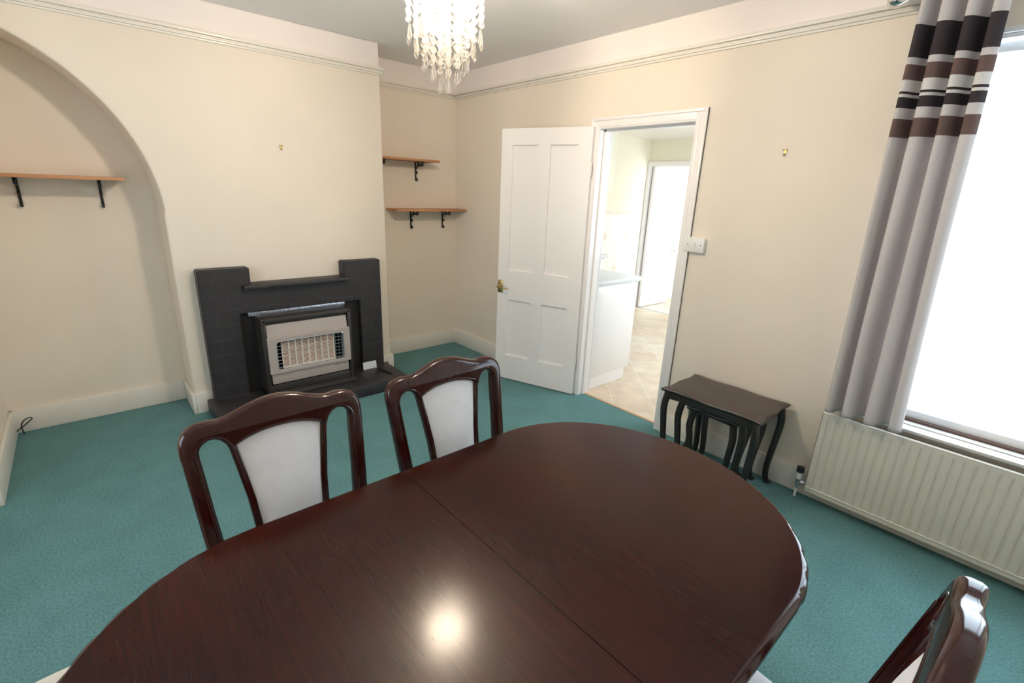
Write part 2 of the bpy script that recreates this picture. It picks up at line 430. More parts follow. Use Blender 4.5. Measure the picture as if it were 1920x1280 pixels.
def smooth_path(P, n=6, closed=False):
    """Catmull-Rom"""
    out = []; N_ = len(P)
    rng = range(N_ if closed else N_-1)
    for i in rng:
        g = lambda k: P[k % N_] if closed else P[max(0, min(N_-1, k))]
        p0, p1, p2, p3 = g(i-1), g(i), g(i+1), g(i+2)
        for j in range(n):
            t = j/n
            out.append(tuple(.5*((2*b)+(-a+c)*t+(2*a-5*b+4*c-d)*t*t+(-a+3*b-3*c+d)*t**3) for a, b, c, d in zip(p0, p1, p2, p3)))
    if not closed: out.append(tuple(P[-1]))
    return out
def struct(o): o['kind'] = 'structure'; return o
def tag(o, label, cat, group=None):
    o['label'] = label; o['category'] = cat
    if group: o['group'] = group
    return o
def thing(name, label, cat, loc=(0, 0, 0), rz=0, group=None):
    o = bpy.data.objects.new(name, None); COL.objects.link(o); o.empty_display_size = .05
    o.location = loc; o.rotation_euler = (0, 0, rz); return tag(o, label, cat, group)
def dup(root, label, loc, rz=0):
    r = root.copy(); COL.objects.link(r); r.location = loc; r.rotation_euler = (0, 0, rz); r['label'] = label
    for ch in list(root.children):
        c = ch.copy(); COL.objects.link(c); c.parent = r
        for g in ch.children:
            d = g.copy(); COL.objects.link(d); d.parent = c
    return r

# ------------------------------------------------------------------ room shell
H = 2.5455; D = 0.3727; YB = -0.940; YJ = -2.408; YE = -3.33; XR = 4.95; T = 0.12
floor = MB().box(0, XR, YE, 0, -.05, 0).box(1.742, 2.451, 0, .062, -.05, 0).box(.97, 3.75, -4.0, YE, -.05, 0)
struct(floor.build('floor', M_carpet))
struct(MB().box(1.742, 2.451, .075, .12, -.05, -.002).box(.03, 3.08, .12, 3.17, -.05, -.002).box(-.3, 2.2, 3.17, 5.0, -.05, -.002).build('floor_kitchen', M_kfloor))
struct(MB().box(1.742, 2.451, .058, .078, -.02, .004, .002).build('trim_1', M_thresh))
struct(MB().box(.08, .86, 3.15, 3.18, -.02, .003).build('trim_2', M_steel))
struct(MB().box(-.1, XR+.1, YE-.7, .12, H, H+.08).build('ceiling', M_ceil))
struct(MB().box(-.1, 3.2, .12, 3.25, 2.27, 2.30).box(-.1, 2.2, 3.25, 5.0, 2.27, 2.30).build('ceiling_kitchen', M_white))
# chimney-breast wall with the arched recess
arc = [(YJ, 0.0), (YJ, 1.318)]
for i in range(1, 33):
    a = PI/2*i/32; arc.append((YE+.93*math.cos(a) if i < 32 else YE, 1.318+.987*math.sin(a)))
poly = [(YB, 0), (YB, H), (YE, H)] + arc[::-1]
poly[3] = (YE, 2.305)
wl = MB().prism(poly, 0, 0.0385, D)
wl.box(-.12, 0.0, YB-.02, .12, 0, H).box(-.12, .0385, YE-.12, YB, 0, H)
o = struct(wl.build('wall_left', M_wall))
bv = o.modifiers.new('bevel', 'BEVEL'); bv.width = .010; bv.segments = 3; bv.limit_method = 'ANGLE'; bv.angle_limit = math.radians(50)
# door / window wall
WX0, WX1, WZ0, WZ1 = 3.52, 4.78, 0.555, 2.225
wr = MB()
wr.box(-.12, 1.712, 0, T, 0, H).box(1.712, 2.481, 0, T, 2.01, H).box(2.481, WX0, 0, T, 0, H)
wr.box(WX0, WX1, 0, T, 0, WZ0).box(WX0, WX1, 0, T, WZ1, H).box(WX1, XR+.12, 0, T, 0, H)
struct(wr.build('wall_right', M_wall))
struct(MB().box(XR, XR+.12, YE-.1, 0, 0, H).build('wall_back', M_wall))
wf = MB().box(0, .97, YE-.12, YE, 0, H).box(3.75, XR, YE-.12, YE, 0, H)
for (xa, ya, xb, yb) in ((.97, YE, 1.30, -4.0), (3.75, YE, 3.42, -4.0)):
    dx = -.12 if xa < 2 else .12
    wf.prism([(xa, ya-.002), (xb, yb), (xb+dx, yb), (xa+dx, ya-.05)], 2, 0, H)
wf.box(1.18, 3.54, -4.12, -4.0, 0, .90).box(1.18, 3.54, -4.12, -4.0, 2.0, H).box(1.18, 1.70, -4.12, -4.0, .9, 2.0).box(3.0, 3.54, -4.12, -4.0, .9, 2.0)
struct(wf.build('wall_front', M_wall))
# kitchen shell
kw = MB().box(-.1, .03, .12, 5.0, 0, 2.3)
struct(kw.build('wall_kitchen_left', M_kwall))
kf = MB().box(.03, .05, 3.15, 3.25, 0, 2.3).box(.05, .88, 3.15, 3.25, 1.965, 2.3).box(.88, 3.08, 3.15, 3.25, 0, 2.27)
struct(kf.build('wall_kitchen_far', M_kwall))
kr = MB().box(3.08, 3.20, .12, 1.0, 0, 2.27).box(3.08, 3.20, 2.3, 3.25, 0, 2.27).box(3.08, 3.20, 1.0, 2.3, 0, .9).box(3.08, 3.20, 1.0, 2.3, 2.1, 2.27)
struct(kr.build('wall_kitchen_right', M_outer))
struct(MB().box(.03, 2.2, 4.9, 5.0, 0, 2.3).build('wall_hall', M_kwall))

# baseboards
hb = .1475; tb = .02
def bb(mb, x0, x1, y0, y1):
    mb.box(x0, x1, y0, y1, 0, hb, .004)
b1 = MB()
bb(b1, 0, tb, YB, 0); bb(b1, 0, D+tb, YB, YB+tb); bb(b1, D, D+tb, -1.05, YB)
bb(b1, D, D+tb, YJ, -2.304); bb(b1, .0385, D+tb, YJ-tb, YJ)
bb(b1, .0385, .0385+tb, YE, YJ-tb)
struct(b1.build('baseboard_left', M_trimwhite))
b2 = MB(); bb(b2, 0, 1.672, -tb, 0); bb(b2, 2.521, XR, -tb, 0); struct(b2.build('baseboard_right', M_trimwhite))
b3 = MB(); bb(b3, .0385, .97, YE, YE+tb); bb(b3, 3.75, XR, YE, YE+tb); struct(b3.build('baseboard_front', M_trimwhite))

# picture rails
def rail_piece(mb, x0, x1, y0, y1, nx, ny):
    for z0, z1, d in ((2.329, 2.341, .012), (2.341, 2.353, .019), (2.353, 2.362, .014), (2.362, 2.380, .030)):
        a = [x0, x1, y0, y1]
        if nx > 0: a[1] = x0+d
        if nx < 0: a[0] = x1-d
        if ny > 0: a[3] = y0+d
        if ny < 0: a[2] = y1-d
        mb.box(a[0], a[1], a[2], a[3], z0, z1, .003)
r1 = MB(); rail_piece(r1, 0, .1, YB, 0, 1, 0); rail_piece(r1, D, D+.1, YE, YB+.028, 1, 0); rail_piece(r1, 0, D+.025, YB, YB+.1, 0, 1)
struct(r1.build('trim_3', M_trimwhite))
r2 = MB(); rail_piece(r2, 0, 3.46, -.1, 0, 0, -1)
struct(r2.build('trim_4', M_trimwhite))

# door surround (lining and architrave)
df = MB()
df.box(1.712, 1.742, -.002, T+.002, 0, 2.01).box(2.451, 2.481, -.002, T+.002, 0, 2.01).box(1.712, 2.481, -.002, T+.002, 1.98, 2.01)
df.box(1.742, 1.754, .045, .09, 0, 1.98).box(2.439, 2.451, .045, .09, 0, 1.98).box(1.742, 2.451, .045, .09, 1.968, 1.98)
struct(df.build('trim_5', M_white))
ar = MB()
for w0, w1, d in ((.0, .07, .014), (.050, .070, .022), (.010, .030, .017)):
    ar.box(2.451+w0, 2.451+w1, -d, 0, 0, 1.98+w1, .003); ar.box(1.742-w1, 1.742-w0, -d, 0, 0, 1.98+w1, .003)
    ar.box(1.742-w0, 2.451+w0, -d, 0, 1.98+w0, 1.98+w1, .003)
for xx in ((1.672, 1.742), (2.451, 2.521)): ar.box(*xx, T, T+.015, 0, 2.05)
ar.box(1.742, 2.451, T, T+.015, 1.98, 2.05)
struct(ar.build('trim_6', M_white))

# ------------------------------------------------------------------ doors
def panel_door(name, w, h, th, panels, m):
    """leaf lies along local -X from the hinge at the origin, faces -Y; panels (d0,d1,z0,z1) measured from the hinge"""
    mb = MB(); xs = sorted({0, w, *[p[0] for p in panels], *[p[1] for p in panels]}); zs = sorted({.008, h, *[p[2] for p in panels], *[p[3] for p in panels]})
    for i in range(len(xs)-1):
        for j in range(len(zs)-1):
            cx, cz = (xs[i]+xs[i+1])/2, (zs[j]+zs[j+1])/2
            inp = any(p[0] < cx < p[1] and p[2] < cz < p[3] for p in panels)
            d = .016 if inp else 0
            mb.box(-xs[i+1], -xs[i], d, th-d, zs[j], zs[j+1])
    bmesh.ops.remove_doubles(mb.bm, verts=mb.bm.verts, dist=1e-5)
    return mb.build(name, m, ang=20)
PN = [(.10, .315, .94, 1.88), (.415, .627, .94, 1.88), (.10, .315, .22, .70), (.415, .627, .22, .70)]
door = struct(panel_door('door_1', .722, 1.995, .036, PN, M_white))
door.location = (1.715, -.045, 0); door.rotation_euler = (0, 0, math.radians(20))
hd = MB()
hd.box(-.717, -.672, -.006, 0, .752, .855, .003)
hd.lathe([(.010, 0), (.010, .028), (.008, .045)], (-.695, -.006-.045, .805), 1, 14)
hd.tube([(-.695, -.052, .806), (-.665, -.056, .803), (-.62, -.052, .796), (-.600, -.048, .797)], [.0075, .006, .0055, .007], 10)
h1 = hd.build('door_handle', M_brass, door)
h1['label'] = 'tarnished brass lever handle on a square plate'
hg = MB()
for z in (.28, 1.72): hg.tube([(.005, .000, z-.045), (.005, .000, z+.045)], .005, 10)
hg.build('hinge', M_trimwhite, door)
d2 = struct(panel_door('door_2', .70, 1.93, .036, [(.09, .31, .86, 1.84), (.40, .61, .86, 1.84), (.09, .31, .2, .72), (.40, .61, .2, .72)], M_white))
d2.location = (.145, 3.155, 0); d2.rotation_euler = (0, 0, math.radians(-90-1.5)); d2.scale = (1, -1, 1)
k = MB().lathe([(.022, 0), (.024, .004), (.009, .008), (.009, .03), (.024, .038), (.027, .05), (.022, .062), (.0, .065)], (-.645, -.065, .80), 1, 18)
for v in k.bm.verts: v.co.y = -.065 - v.co.y
kn = k.build('door_knob', M_chrome, d2)
dt2 = MB().box(.051, .082, 3.150, 3.25, 0, 1.934).box(.85, .879, 3.150, 3.25, 0, 1.934).box(.051, .879, 3.150, 3.25, 1.935, 1.964)
dt2.box(.035, .075, 3.125, 3.149, 0, 1.94).box(.855, .92, 3.125, 3.149, 0, 1.94).box(.035, .92, 3.125, 3.15, 1.94, 2.0, .003)
struct(dt2.build('trim_7', M_white))

# ------------------------------------------------------------------ windows
def sash(name, x0, x1, y0, y1, z0, z1, fr, cols, parent=None):
    mb = MB()
    mb.box(x0, x1, y0, y1, z0, z0+fr, .004).box(x0, x1, y0, y1, z1-fr, z1, .004)
    mb.box(x0, x0+fr, y0, y1, z0+fr, z1-fr, .003).box(x1-fr, x1, y0, y1, z0+fr, z1-fr, .003)
    for c in cols: mb.box(c-fr/2, c+fr/2, y0, y1, z0+fr, z1-fr, .003)
    o = mb.build(name, M_upvc, parent); ym = (y0+y1)/2
    e = [x0]+list(cols)+[x1]
    for i in range(len(e)-1):
        MB().box(e[i]+fr/2, e[i+1]-fr/2, ym-.002, ym+.002, z0+fr*.8, z1-fr*.8).build('window_pane', M_glass, o)
    return o
win = struct(sash('window_1', WX0, WX1, .055, .105, .583, 2.19, .040, (4.42,)))
MB().box(WX0, WX1, .030, .11, .563, .585).build('brown_strip', M_brown, win)['label'] = 'dark brown timber strip under the frame'
sl = MB().box(WX0-.06, WX1+.06, -.075, .03, .552, .568, .005).box(WX0, WX1, -.01, .05, .566, .574, .003)
sl.build('window_sill', M_sill, win)
hdm = MB().box(WX0, WX1, .0, .05, 2.188, 2.205, .003).box(WX0, WX1, -.012, .05, 2.205, 2.225, .004)
hdm.build('window_head', M_upvc, win)
struct(sash('window_2', 1.70, 3.0, -4.09, -4.03, .9, 2.0, .06, (2.35,)))
w3 = sash('window_3', 1.0, 2.3, -.03, .03, .9, 2.1, .05, (1.65,)); struct(w3)
w3.location = (3.14, 0, 0); w3.rotation_euler = (0, 0, PI/2)

# ------------------------------------------------------------------ dining table
TX, TY, TH = 3.392, -2.21, .75
def outline(off=0, n=96):
    P = []
    for i in range(n):
        a = 2*PI*i/n; cx, sy = math.cos(a), math.sin(a)
        x = (.466+off)*cx; y = (.418+off)*sy + (.402 if sy > 0 else -.402 if sy < 0 else 0)
        P.append((x, y))
    return P
tab = thing('dining_table', 'long oval dark mahogany dining table with carved edge, filling the foreground', 'table', (TX, TY, 0))
full = outline(0, 128)
for sgn in (1, -1):
    half = [p for p in full if p[1]*sgn > .001]
    half.sort(key=lambda p: math.atan2(p[1]*sgn, p[0]))
    half = [(.466, .0005*sgn)] + half + [(-.466, .0005*sgn)]
    mb = MB().prism(half, 2, .722, .75)
    o = mb.build('table_leaf', M_table, tab, ang=50)
    bv = o.modifiers.new('bevel', 'BEVEL'); bv.width = .0010; bv.segments = 2; bv.limit_method = 'ANGLE'; bv.angle_limit = math.radians(60)
ed = MB(); NU = 640; prof = [(-.006, .7490), (.000, .7488), (.007, .7440), (.012, .736), (.013, .727), (.009, .719), (.002, .713), (-.012, .708), (-.03, .708)]
base = outline(0, NU); L = [0]
for i in range(NU): L.append(L[-1]+math.dist(base[i], base[(i+1) % NU]))
rings = []
for i in range(NU):
    p = Vector(base[i]); q = Vector(base[(i+1) % NU])-Vector(base[i-1]); nrm = Vector((q.y, -q.x)).normalized()
    ring = []
    for j, (d, z) in enumerate(prof):
        tw = 0
        if 2 <= j <= 6: tw = .0035*(abs(math.sin(PI*(L[i]/.075) + (j-2)*.62))**.6*1.6-.8)
        ring.append(ed.bm.verts.new((p.x+nrm.x*(d+tw), p.y+nrm.y*(d+tw), z)))
    rings.append(ring)
for i in range(NU):
    for j in range(len(prof)-1):
        ed.bm.faces.new([rings[i][j], rings[(i+1) % NU][j], rings[(i+1) % NU][j+1], rings[i][j+1]])
ed.build('carved_edge', M_chair, tab, ang=60)['label'] = 'glossy carved rope edge'
ap = MB(); a1 = outline(-.07, 96); a2 = outline(-.09, 96)
for i in range(96):
    j = (i+1) % 96
    v = [ap.bm.verts.new((*a1[i], .722)), ap.bm.verts.new((*a1[j], .722)), ap.bm.verts.new((*a1[j], .645)), ap.bm.verts.new((*a1[i], .645))]
    u = [ap.bm.verts.new((*a2[i], .722)), ap.bm.verts.new((*a2[j], .722)), ap.bm.verts.new((*a2[j], .645)), ap.bm.verts.new((*a2[i], .645))]
    ap.bm.faces.new(v); ap.bm.faces.new(u[::-1]); ap.bm.faces.new([v[3], v[2], u[2], u[3]])
bmesh.ops.remove_doubles(ap.bm, verts=ap.bm.verts, dist=1e-5)
ap.build('apron', M_chair, tab)
for sx in (1, -1):
    for sy in (1, -1):
        pth = smooth_path([(sx*.27, sy*.62, .70), (sx*.285, sy*.64, .58), (sx*.285, sy*.64, .40), (sx*.27, sy*.62, .2), (sx*.275, sy*.63, .06), (sx*.29, sy*.65, .0)], 5)
        n = len(pth); rad = [.036 - .018*math.sin(min(1, t/(n*.75))*PI/2) + (.012 if t > n*.85 else 0) for t in range(n)]
        MB().tube(pth, rad, 14).build('leg', M_chair, tab)

# ------------------------------------------------------------------ dining chairs
def tilt(u, v, w): return (-.2*(v-.47) + w, u, v)
def mir(P): return [(-u, v) for u, v in P[::-1]]
def make_chair(label, fab=M_fabric):
    t = thing('dining_chair', label, 'chair', group='mahogany dining chairs')
    hl = .232
    # top rail: outer crest then the three scallops underneath
    crest = [(-.238, .872), (-.239, .895), (-.236, .917), (-.224, .938), (-.202, .951), (-.172, .955), (-.138, .953), (-.102, .962), (-.066, .975), (-.032, .983), (0, .986)]
    crest = crest + [(-u, v) for u, v in crest[-2::-1]]
    crest = smooth_path(crest, 4)
    holeL = [(-.197, .872), (-.196, .888), (-.186, .902), (-.168, .909), (-.150, .903), (-.136, .888), (-.130, .872)]
    holeL = smooth_path(holeL, 4)
    arch = smooth_path([(-.113, .878), (-.085, .889), (-.045, .898), (0, .901), (.045, .898), (.085, .889), (.113, .878)], 4)
    lower = holeL + [(-.113, .872)] + arch + [(.113, .872)] + [(-u, v) for u, v in holeL[::-1]]
    mb = MB().curve2d(crest + lower[::-1], [], .0205, .0135, tilt)
    for path in (holeL, arch, [(-u, v) for u, v in holeL]):
        if path is arch: off = [tilt(u, v+.010, .0185) for u, v in path]
        else:
            hx_ = -.163 if path[0][0] < 0 else .163
            off = []
            for u, v in path:
                du, dv = u-hx_, v-.872; r_ = math.hypot(du, dv); k_ = 1+.0095/r_
                off.append(tilt(hx_+du*k_, .872+dv*k_, .0185))
        mb.tube(off, .0035, 8)
    mb.build('top_rail', M_chair, t, ang=40)
    for s in (1, -1):
        # stile running on into the rear leg
        pr = [(.892, .2175, .0170), (.884, .2175, .0185), (.872, .2175, .0203), (.80, .2125, .0205), (.72, .2075, .0205), (.63, .2005, .021), (.55, .196, .0215), (.47, .193, .022), (.40, .193, .020), (.2, .193, .017), (0, .193, .015)]
        pts = []; rad = []
        for z, u, r in pr:
            x = -.2*(z-.47) if z > .47 else -.10*((.47-z)/.47)**1.5
            pts.append((x, s*u, z)); rad.append((r*1.0, .0205))
        mb = MB(); b = mb.bm; rings = []; seg = 16
        for (x, y, z), (ry, rx) in zip(pts, rad):
            ring = []
            for k_ in range(seg):
                a = 2*PI*k_/seg; ca, sa = math.cos(a), math.sin(a); e = .55
                ring.append(b.verts.new((x+rx*math.copysign(abs(sa)**e, sa), y+ry*math.copysign(abs(ca)**e, ca), z)))
            rings.append(ring)
        for i in range(len(rings)-1):
            for k_ in range(seg): b.faces.new([rings[i][k_], rings[i][(k_+1) % seg], rings[i+1][(k_+1) % seg], rings[i+1][k_]])
        b.faces.new(rings[0]); b.faces.new(rings[-1][::-1])
        bead = [tilt(s*u, z, .0200) for z, u in ((.876, .2065), (.80, .202), (.72, .1965), (.63, .1895), (.55, .185), (.48, .182))]
        mb.tube(bead, .004, 8)
        mb.build('rear_leg', M_chair, t)
        sl_ = [(.120, .876), (.1085, .80), (.0975, .72), (.091, .63), (.087, .55), (.087, .48)]
        mb = MB()
        out = [(s*(u-.009), v) for u, v in sl_] + [(s*(u+.010), v) for u, v in sl_[::-1]]
        mb.curve2d(out if s > 0 else out[::-1], [], .012, .004, tilt)
        mb.tube([tilt(s*(u+.002), v, .012) for u, v in sl_], .0035, 8)
        mb.build('back_slat', M_chair, t)
        # front leg
        fl = smooth_path([(.40, s*.215, .42), (.41, s*.222, .34), (.40, s*.215, .18), (.395, s*.212, .06), (.405, s*.22, 0)], 4)
        n = len(fl); MB().tube(fl, [.024-.010*math.sin(PI*min(1, i/(n*.8))/2)+(.006 if i > n*.85 else 0) for i in range(n)], 12).build('front_leg', M_chair, t)
    # padded back
    pe = smooth_path([(.470, .078), (.55, .079), (.63, .0835), (.708, .0905), (.785, .100), (.88, .111)], 4)
    left = [(-u, z) for z, u in pe]; right = [(u, z) for z, u in pe[::-1]]
    top = smooth_path([(-.111, .88), (-.085, .888), (-.045, .897), (0, .900), (.045, .897), (.085, .888), (.111, .88)], 4)
    def padf(i, j):
        z = .485+(i)*(.9-.485)
        # width at z
        for q in range(len(pe)-1):
            if pe[q][0] <= min(z, .8799) <= pe[q+1][0]:
                f = (min(z, .8799)-pe[q][0])/(pe[q+1][0]-pe[q][0]+1e-9); wd = pe[q][1]+(pe[q+1][1]-pe[q][1])*f; break
        else: wd = .1
        u = (2*j-1)
        zt = .882+.019*(1-u*u)
        zz = .485+i*(zt-.485)
        bul = .020*(1-abs(u)**2.6)*(1-abs(2*i-1)**4)
        return tilt(u*wd*1.02, zz, .004+bul)
    def padb(i, j):
        x, y, z = padf(1-i, j); b_ = Vector(tilt(y, z, 0)).x
        return (b_-.010-(x-b_-.004)*.4, y, z)
    MB().grid(padf, 20, 14).grid(padb, 20, 14).build('backrest_pad', fab, t, recalc=False)
    MB().curve2d([(-.195, .470), (.195, .470), (.195, .505), (-.195, .505)], [], .012, .004, tilt).build('lower_rail', M_chair, t)
    # seat
    def seatp(x, u, top_):
        hw = .205+.04*(x+.01)/.44
        return hw*u
    def sg(i, j):
        x = .0+i*.435; u = 2*j-1
        e = (1-abs(u)**5)*(1-abs(2*i-1)**6)
        rnd = 1-.03*max(0, abs(u)**4)*(i > .5)
        return (x*rnd+.0, seatp(x, u, 0), .452+.032*e**.5 if e > 0 else .452)
    def sb(i, j):
        x = (1-i)*.435; u = 2*j-1
        rnd = 1-.03*max(0, abs(u)**4)*(1-i > .5)
        return (x*rnd, seatp(x, u, 0), .430)
    mb = MB().grid(sg, 26, 26)
    n0 = 27
    mb.grid(sb, 26, 26)
    vs = list(mb.bm.verts); A = lambda i, j: vs[i*27+j]; B = lambda i, j: vs[729+(26-i)*27+j]
    for i in range(26):
        mb.bm.faces.new([A(i, 0), A(i+1, 0), B(i+1, 0), B(i, 0)]); mb.bm.faces.new([A(i+1, 26), A(i, 26), B(i, 26), B(i+1, 26)])
        mb.bm.faces.new([A(0, i+1), A(0, i), B(0, i), B(0, i+1)]); mb.bm.faces.new([A(26, i), A(26, i+1), B(26, i+1), B(26, i)])
    mb.build('seat_cushion', fab, t)
    mb = MB().prism([(0, -.200), (.42, -.238), (.42, .238), (0, .200)], 2, .375, .430)
    mb.build('seat_frame', M_chair, t)
    return t
ch = make_chair('mahogany chair on the near left, pale padded back in front of the fireplace')
ch.location = (2.80, -2.481, 0); ch.rotation_euler = (0, 0, 0)
dup(ch, 'farther mahogany chair at the left side, pale back towards the white door', (2.813, -1.92, 0), .03)
dup(ch, 'mahogany chair at bottom right seen edge-on, nearest the radiator', (4.0, -1.962, 0), PI)
c4 = make_chair('cream seat corner peeking out at the bottom left behind the table', M_seat)
c4.location = (3.005, -3.385, 0); c4.rotation_euler = (0, 0, PI/2)

# ------------------------------------------------------------------ nest of tables
def nest(label, x0, x1, y0, y1, z, ah=.042):
    cx, cy = (x0+x1)/2, (y0+y1)/2; a, b = (x1-x0)/2, (y1-y0)/2
    t = thing('nesting_table', label, 'side table', (cx, cy, 0), 0, 'nest of three tables')
    def ol(o):
        P = []
        for (sx, sy, L_, hz) in ((0, -1, a, 1), (1, 0, b, 0), (0, 1, a, 1), (-1, 0, b, 0)):
            for i in range(24):
                s_ = -1+2*i/24
                wv = .0055*(math.cos(s_*PI*2)) - .002 if hz else .004*math.cos(s_*PI*2)-.001
                if abs(s_) > .9: wv += .004
                if sy == -1: P.append(((a+o)*s_, -(b+o)-wv+.006))
                elif sx == 1: P.append(((a+o)+wv-.006, (b+o)*s_))
                elif sy == 1: P.append((-(a+o)*s_, (b+o)+wv-.006))
                else: P.append((-(a+o)-wv+.006, -(b+o)*s_))
        return P
    mb = MB(); rings = []
    for o_, z_ in ((-.016, z), (-.008, z-.001), (-.002, z-.005), (.0, z-.010), (-.003, z-.016), (-.008, z-.021), (-.014, z-.024)):
        rings.append([mb.bm.verts.new((*p, z_)) for p in ol(o_)])
    n = len(rings[0])
    mb.mats = [M_nesttop_sheen, M_nest]
    f = mb.bm.faces.new(rings[0]); f2 = mb.bm.faces.new(rings[-1][::-1]); f2.material_index = 1
    for i in range(len(rings)-1):
        for k_ in range(n):
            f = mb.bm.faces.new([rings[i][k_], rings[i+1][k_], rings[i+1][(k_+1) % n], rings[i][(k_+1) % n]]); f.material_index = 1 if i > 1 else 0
    mb.build('tabletop', M_nesttop_sheen, t, ang=45)
    ax, by = a-.035, b-.03
    zt = z-.024; mb = MB()
    for sy in (-1, 1):
        pts = [(-ax, zt), (ax, zt)] + [(ax*(1-2*i/20), zt-ah+ah*.33*math.cos((1-2*i/20)*PI*.5)) for i in range(21)]
        mb.prism(pts, 1, sy*by-.007, sy*by+.007)
    for sx in (-1, 1): mb.box(sx*ax-.007, sx*ax+.007, -by, by, zt-ah*.8, zt)
    mb.build('apron', M_nest, t)
    for sx in (-1, 1):
        for sy in (-1, 1):
            p = smooth_path([(sx*ax, sy*by, zt), (sx*(ax+.012), sy*(by+.008), zt-.09), (sx*(ax+.004), sy*(by+.002), zt*.55), (sx*(ax-.008), sy*(by-.006), zt*.22), (sx*(ax-.002), sy*(by-.002), .03), (sx*(ax+.012), sy*(by+.008), .0)], 5)
            m_ = len(p); rad = [.021-.006*min(1, i/(m_*.8)) + (.003 if i > m_*.88 else 0) for i in range(m_)]
            MB().tube(p, rad, 12).build('leg', M_nest, t)
    return t
nest('largest dark wood nesting table with wavy carved top, under the cream wall', 2.70, 3.27, -.42, -.035, .50)
nest('middle nesting table tucked under the largest one, only its dark legs showing', 2.775, 3.195, -.38, -.075, .455, .016)
nest('smallest nesting table innermost under the other two, dark slim legs', 2.835, 3.135, -.345, -.11, .411, .012)

# ------------------------------------------------------------------ radiator
rad = thing('radiator', 'long cream ribbed panel radiator below the bright window', 'radiator', (3.44, -.07, .066))
RX = 1.38; pitch = .0375
def radf(u, v):
    x = u*RX; z = v*.466
    ph = ((x-.012) % pitch)/pitch
    g = .0085*max(0, 1-abs(ph-.5)*2/.36)**.9 + .0016*math.cos(2*PI*ph)
    e = min(1, max(0, (z-.030)/.012))*min(1, max(0, (.445-z)/.012))*min(1, max(0, min(x-.02, RX-.02-x)/.01))
    return (x, -.030+g*e + (.006 if z < .028 and False else 0), z)
mb = MB().grid(radf, 552, 44)
mb.box(0, RX, -.019, -.012, 0, .466)
mb.box(0, .002, -.030, -.012, 0, .466).box(0, RX, -.030, -.010, -.001, .003).box(0, RX, -.031, -.010, .463, .468, .002)
# rolled seam near the bottom
mb.grid(lambda u, v: (u*RX, -.030-.0035*math.sin(PI*v)*(1+.35*math.sin(u*RX/pitch*2*PI)), .024+.010*v+.0015*math.sin(u*RX/pitch*2*PI)), 440, 5)
mb.build('radiator_panel', M_rad, rad, ang=30)
for bx in (.18, 1.2): MB().box(bx, bx+.03, -.012, .068, .05, .42).build('wall_bracket', M_rad, rad)
vx, vy = -.044, -.0
vb = MB().lathe([(.009, 0), (.009, .02), (.013, .022), (.013, .034), (.010, .036), (.012, .046), (.015, .05), (.015, .058)], (vx, vy, -.012+.0), 2, 8)
vb.tube([(vx, vy, .03), (vx+.05, vy, .03)], .008, 10).lathe([(.012, 0), (.012, .014)], (vx+.016, vy, .03), 0, 6)
v_ = vb.build('radiator_valve', M_steel, rad)
MB().lathe([(.017, 0), (.018, .004), (.0155, .034), (.013, .036)], (vx, vy, .046), 2, 22).build('valve_body', M_plastic, v_)
cp = MB(); prof_ = [(.0145, 0), (.0165, .006), (.0165, .024), (.014, .034), (.008, .037), (0, .037)]
cp.lathe(prof_, (vx, vy, .082), 2, 36)
for i in range(12):
    a = 2*PI*i/12; cp.box(.0145, .0185, -.0016, .0016, 0, .030)
    vs = cp.bm.verts[:][-8:] if False else None
cp.bm.verts.ensure_lookup_table()
nv = len(cp.bm.verts)
for i in range(12):
    R_ = Matrix.Translation((vx, vy, .084)) @ Matrix.Rotation(2*PI*i/12, 4, 'Z')
    for v in cp.bm.verts[nv-96+8*i:nv-96+8*(i+1)]: v.co = R_ @ v.co
cp.build('valve_cap', M_darkplastic, v_)
MB().tube([(vx, vy, -.005), (vx-.001, vy, -.0655)], .0075, 12).build('feed_pipe', M_plastic, v_)

# ------------------------------------------------------------------ curtain and rod
cur = thing('curtain', 'grey eyelet curtain with dark brown stripes across the top, beside the window', 'curtain', (3.42, -.12, 0))
def cf(u, v):
    z = .565 + v*(2.402-.565)
    x0 = .002+.018*(1-v); x1 = .275+.065*(1-v)**1.0
    # folds: four forward pleats
    fr = 3.55
    ph = fr*u*2*PI - .55
    s_ = math.sin(ph); A = .036+.012*(1-v)
    y = -A*s_*(1+.12*math.sin(u*11+1))
    x = x0+(x1-x0)*u - .006*math.sin(2*ph) - .019*s_*min(1, u*6) + .003*math.sin(ph*.5+2)
    x += .006*math.sin(v*4+u*9)*(1-v); y += .008*math.sin(v*5+u*14)*(1-v)
    return (x, y, z + .004*math.sin(ph*2)*(1-v))
mb = MB().grid(cf, 180, 90)
o = mb.build('cloth', M_curtain, cur, ang=80, recalc=False)
sd = o.modifiers.new('thick', 'SOLIDIFY'); sd.thickness = .002
for i in range(4):
    u = (i+.18)/3.55*1.0+.02
    x = .272*u+.004
    e = MB(); n = 20; P = [(x+.004, .024*math.cos(2*PI*k_/n), 2.366+.024*math.sin(2*PI*k_/n)) for k_ in range(n+1)]
    e.tube(P, .005, 8); e.build('eyelet', M_chrome, cur)
rod = thing('curtain_rod', 'brushed chrome curtain rod with round ball finial at the ceiling edge', 'curtain rod', (3.352, -.12, 2.366))
MB().tube([(.03, 0, 0), (1.50, 0, 0)], .0125, 16).build('rod', M_chrome, rod)
MB().lathe([(.013, .04), (.016, .045), (.016, .035), (.012, .03), (.02, .018), (.030, .005), (.034, -.012), (.030, -.030), (.018, -.043), (0, -.047)], (0, 0, 0), 0, 24).build('finial', M_chrome, rod)
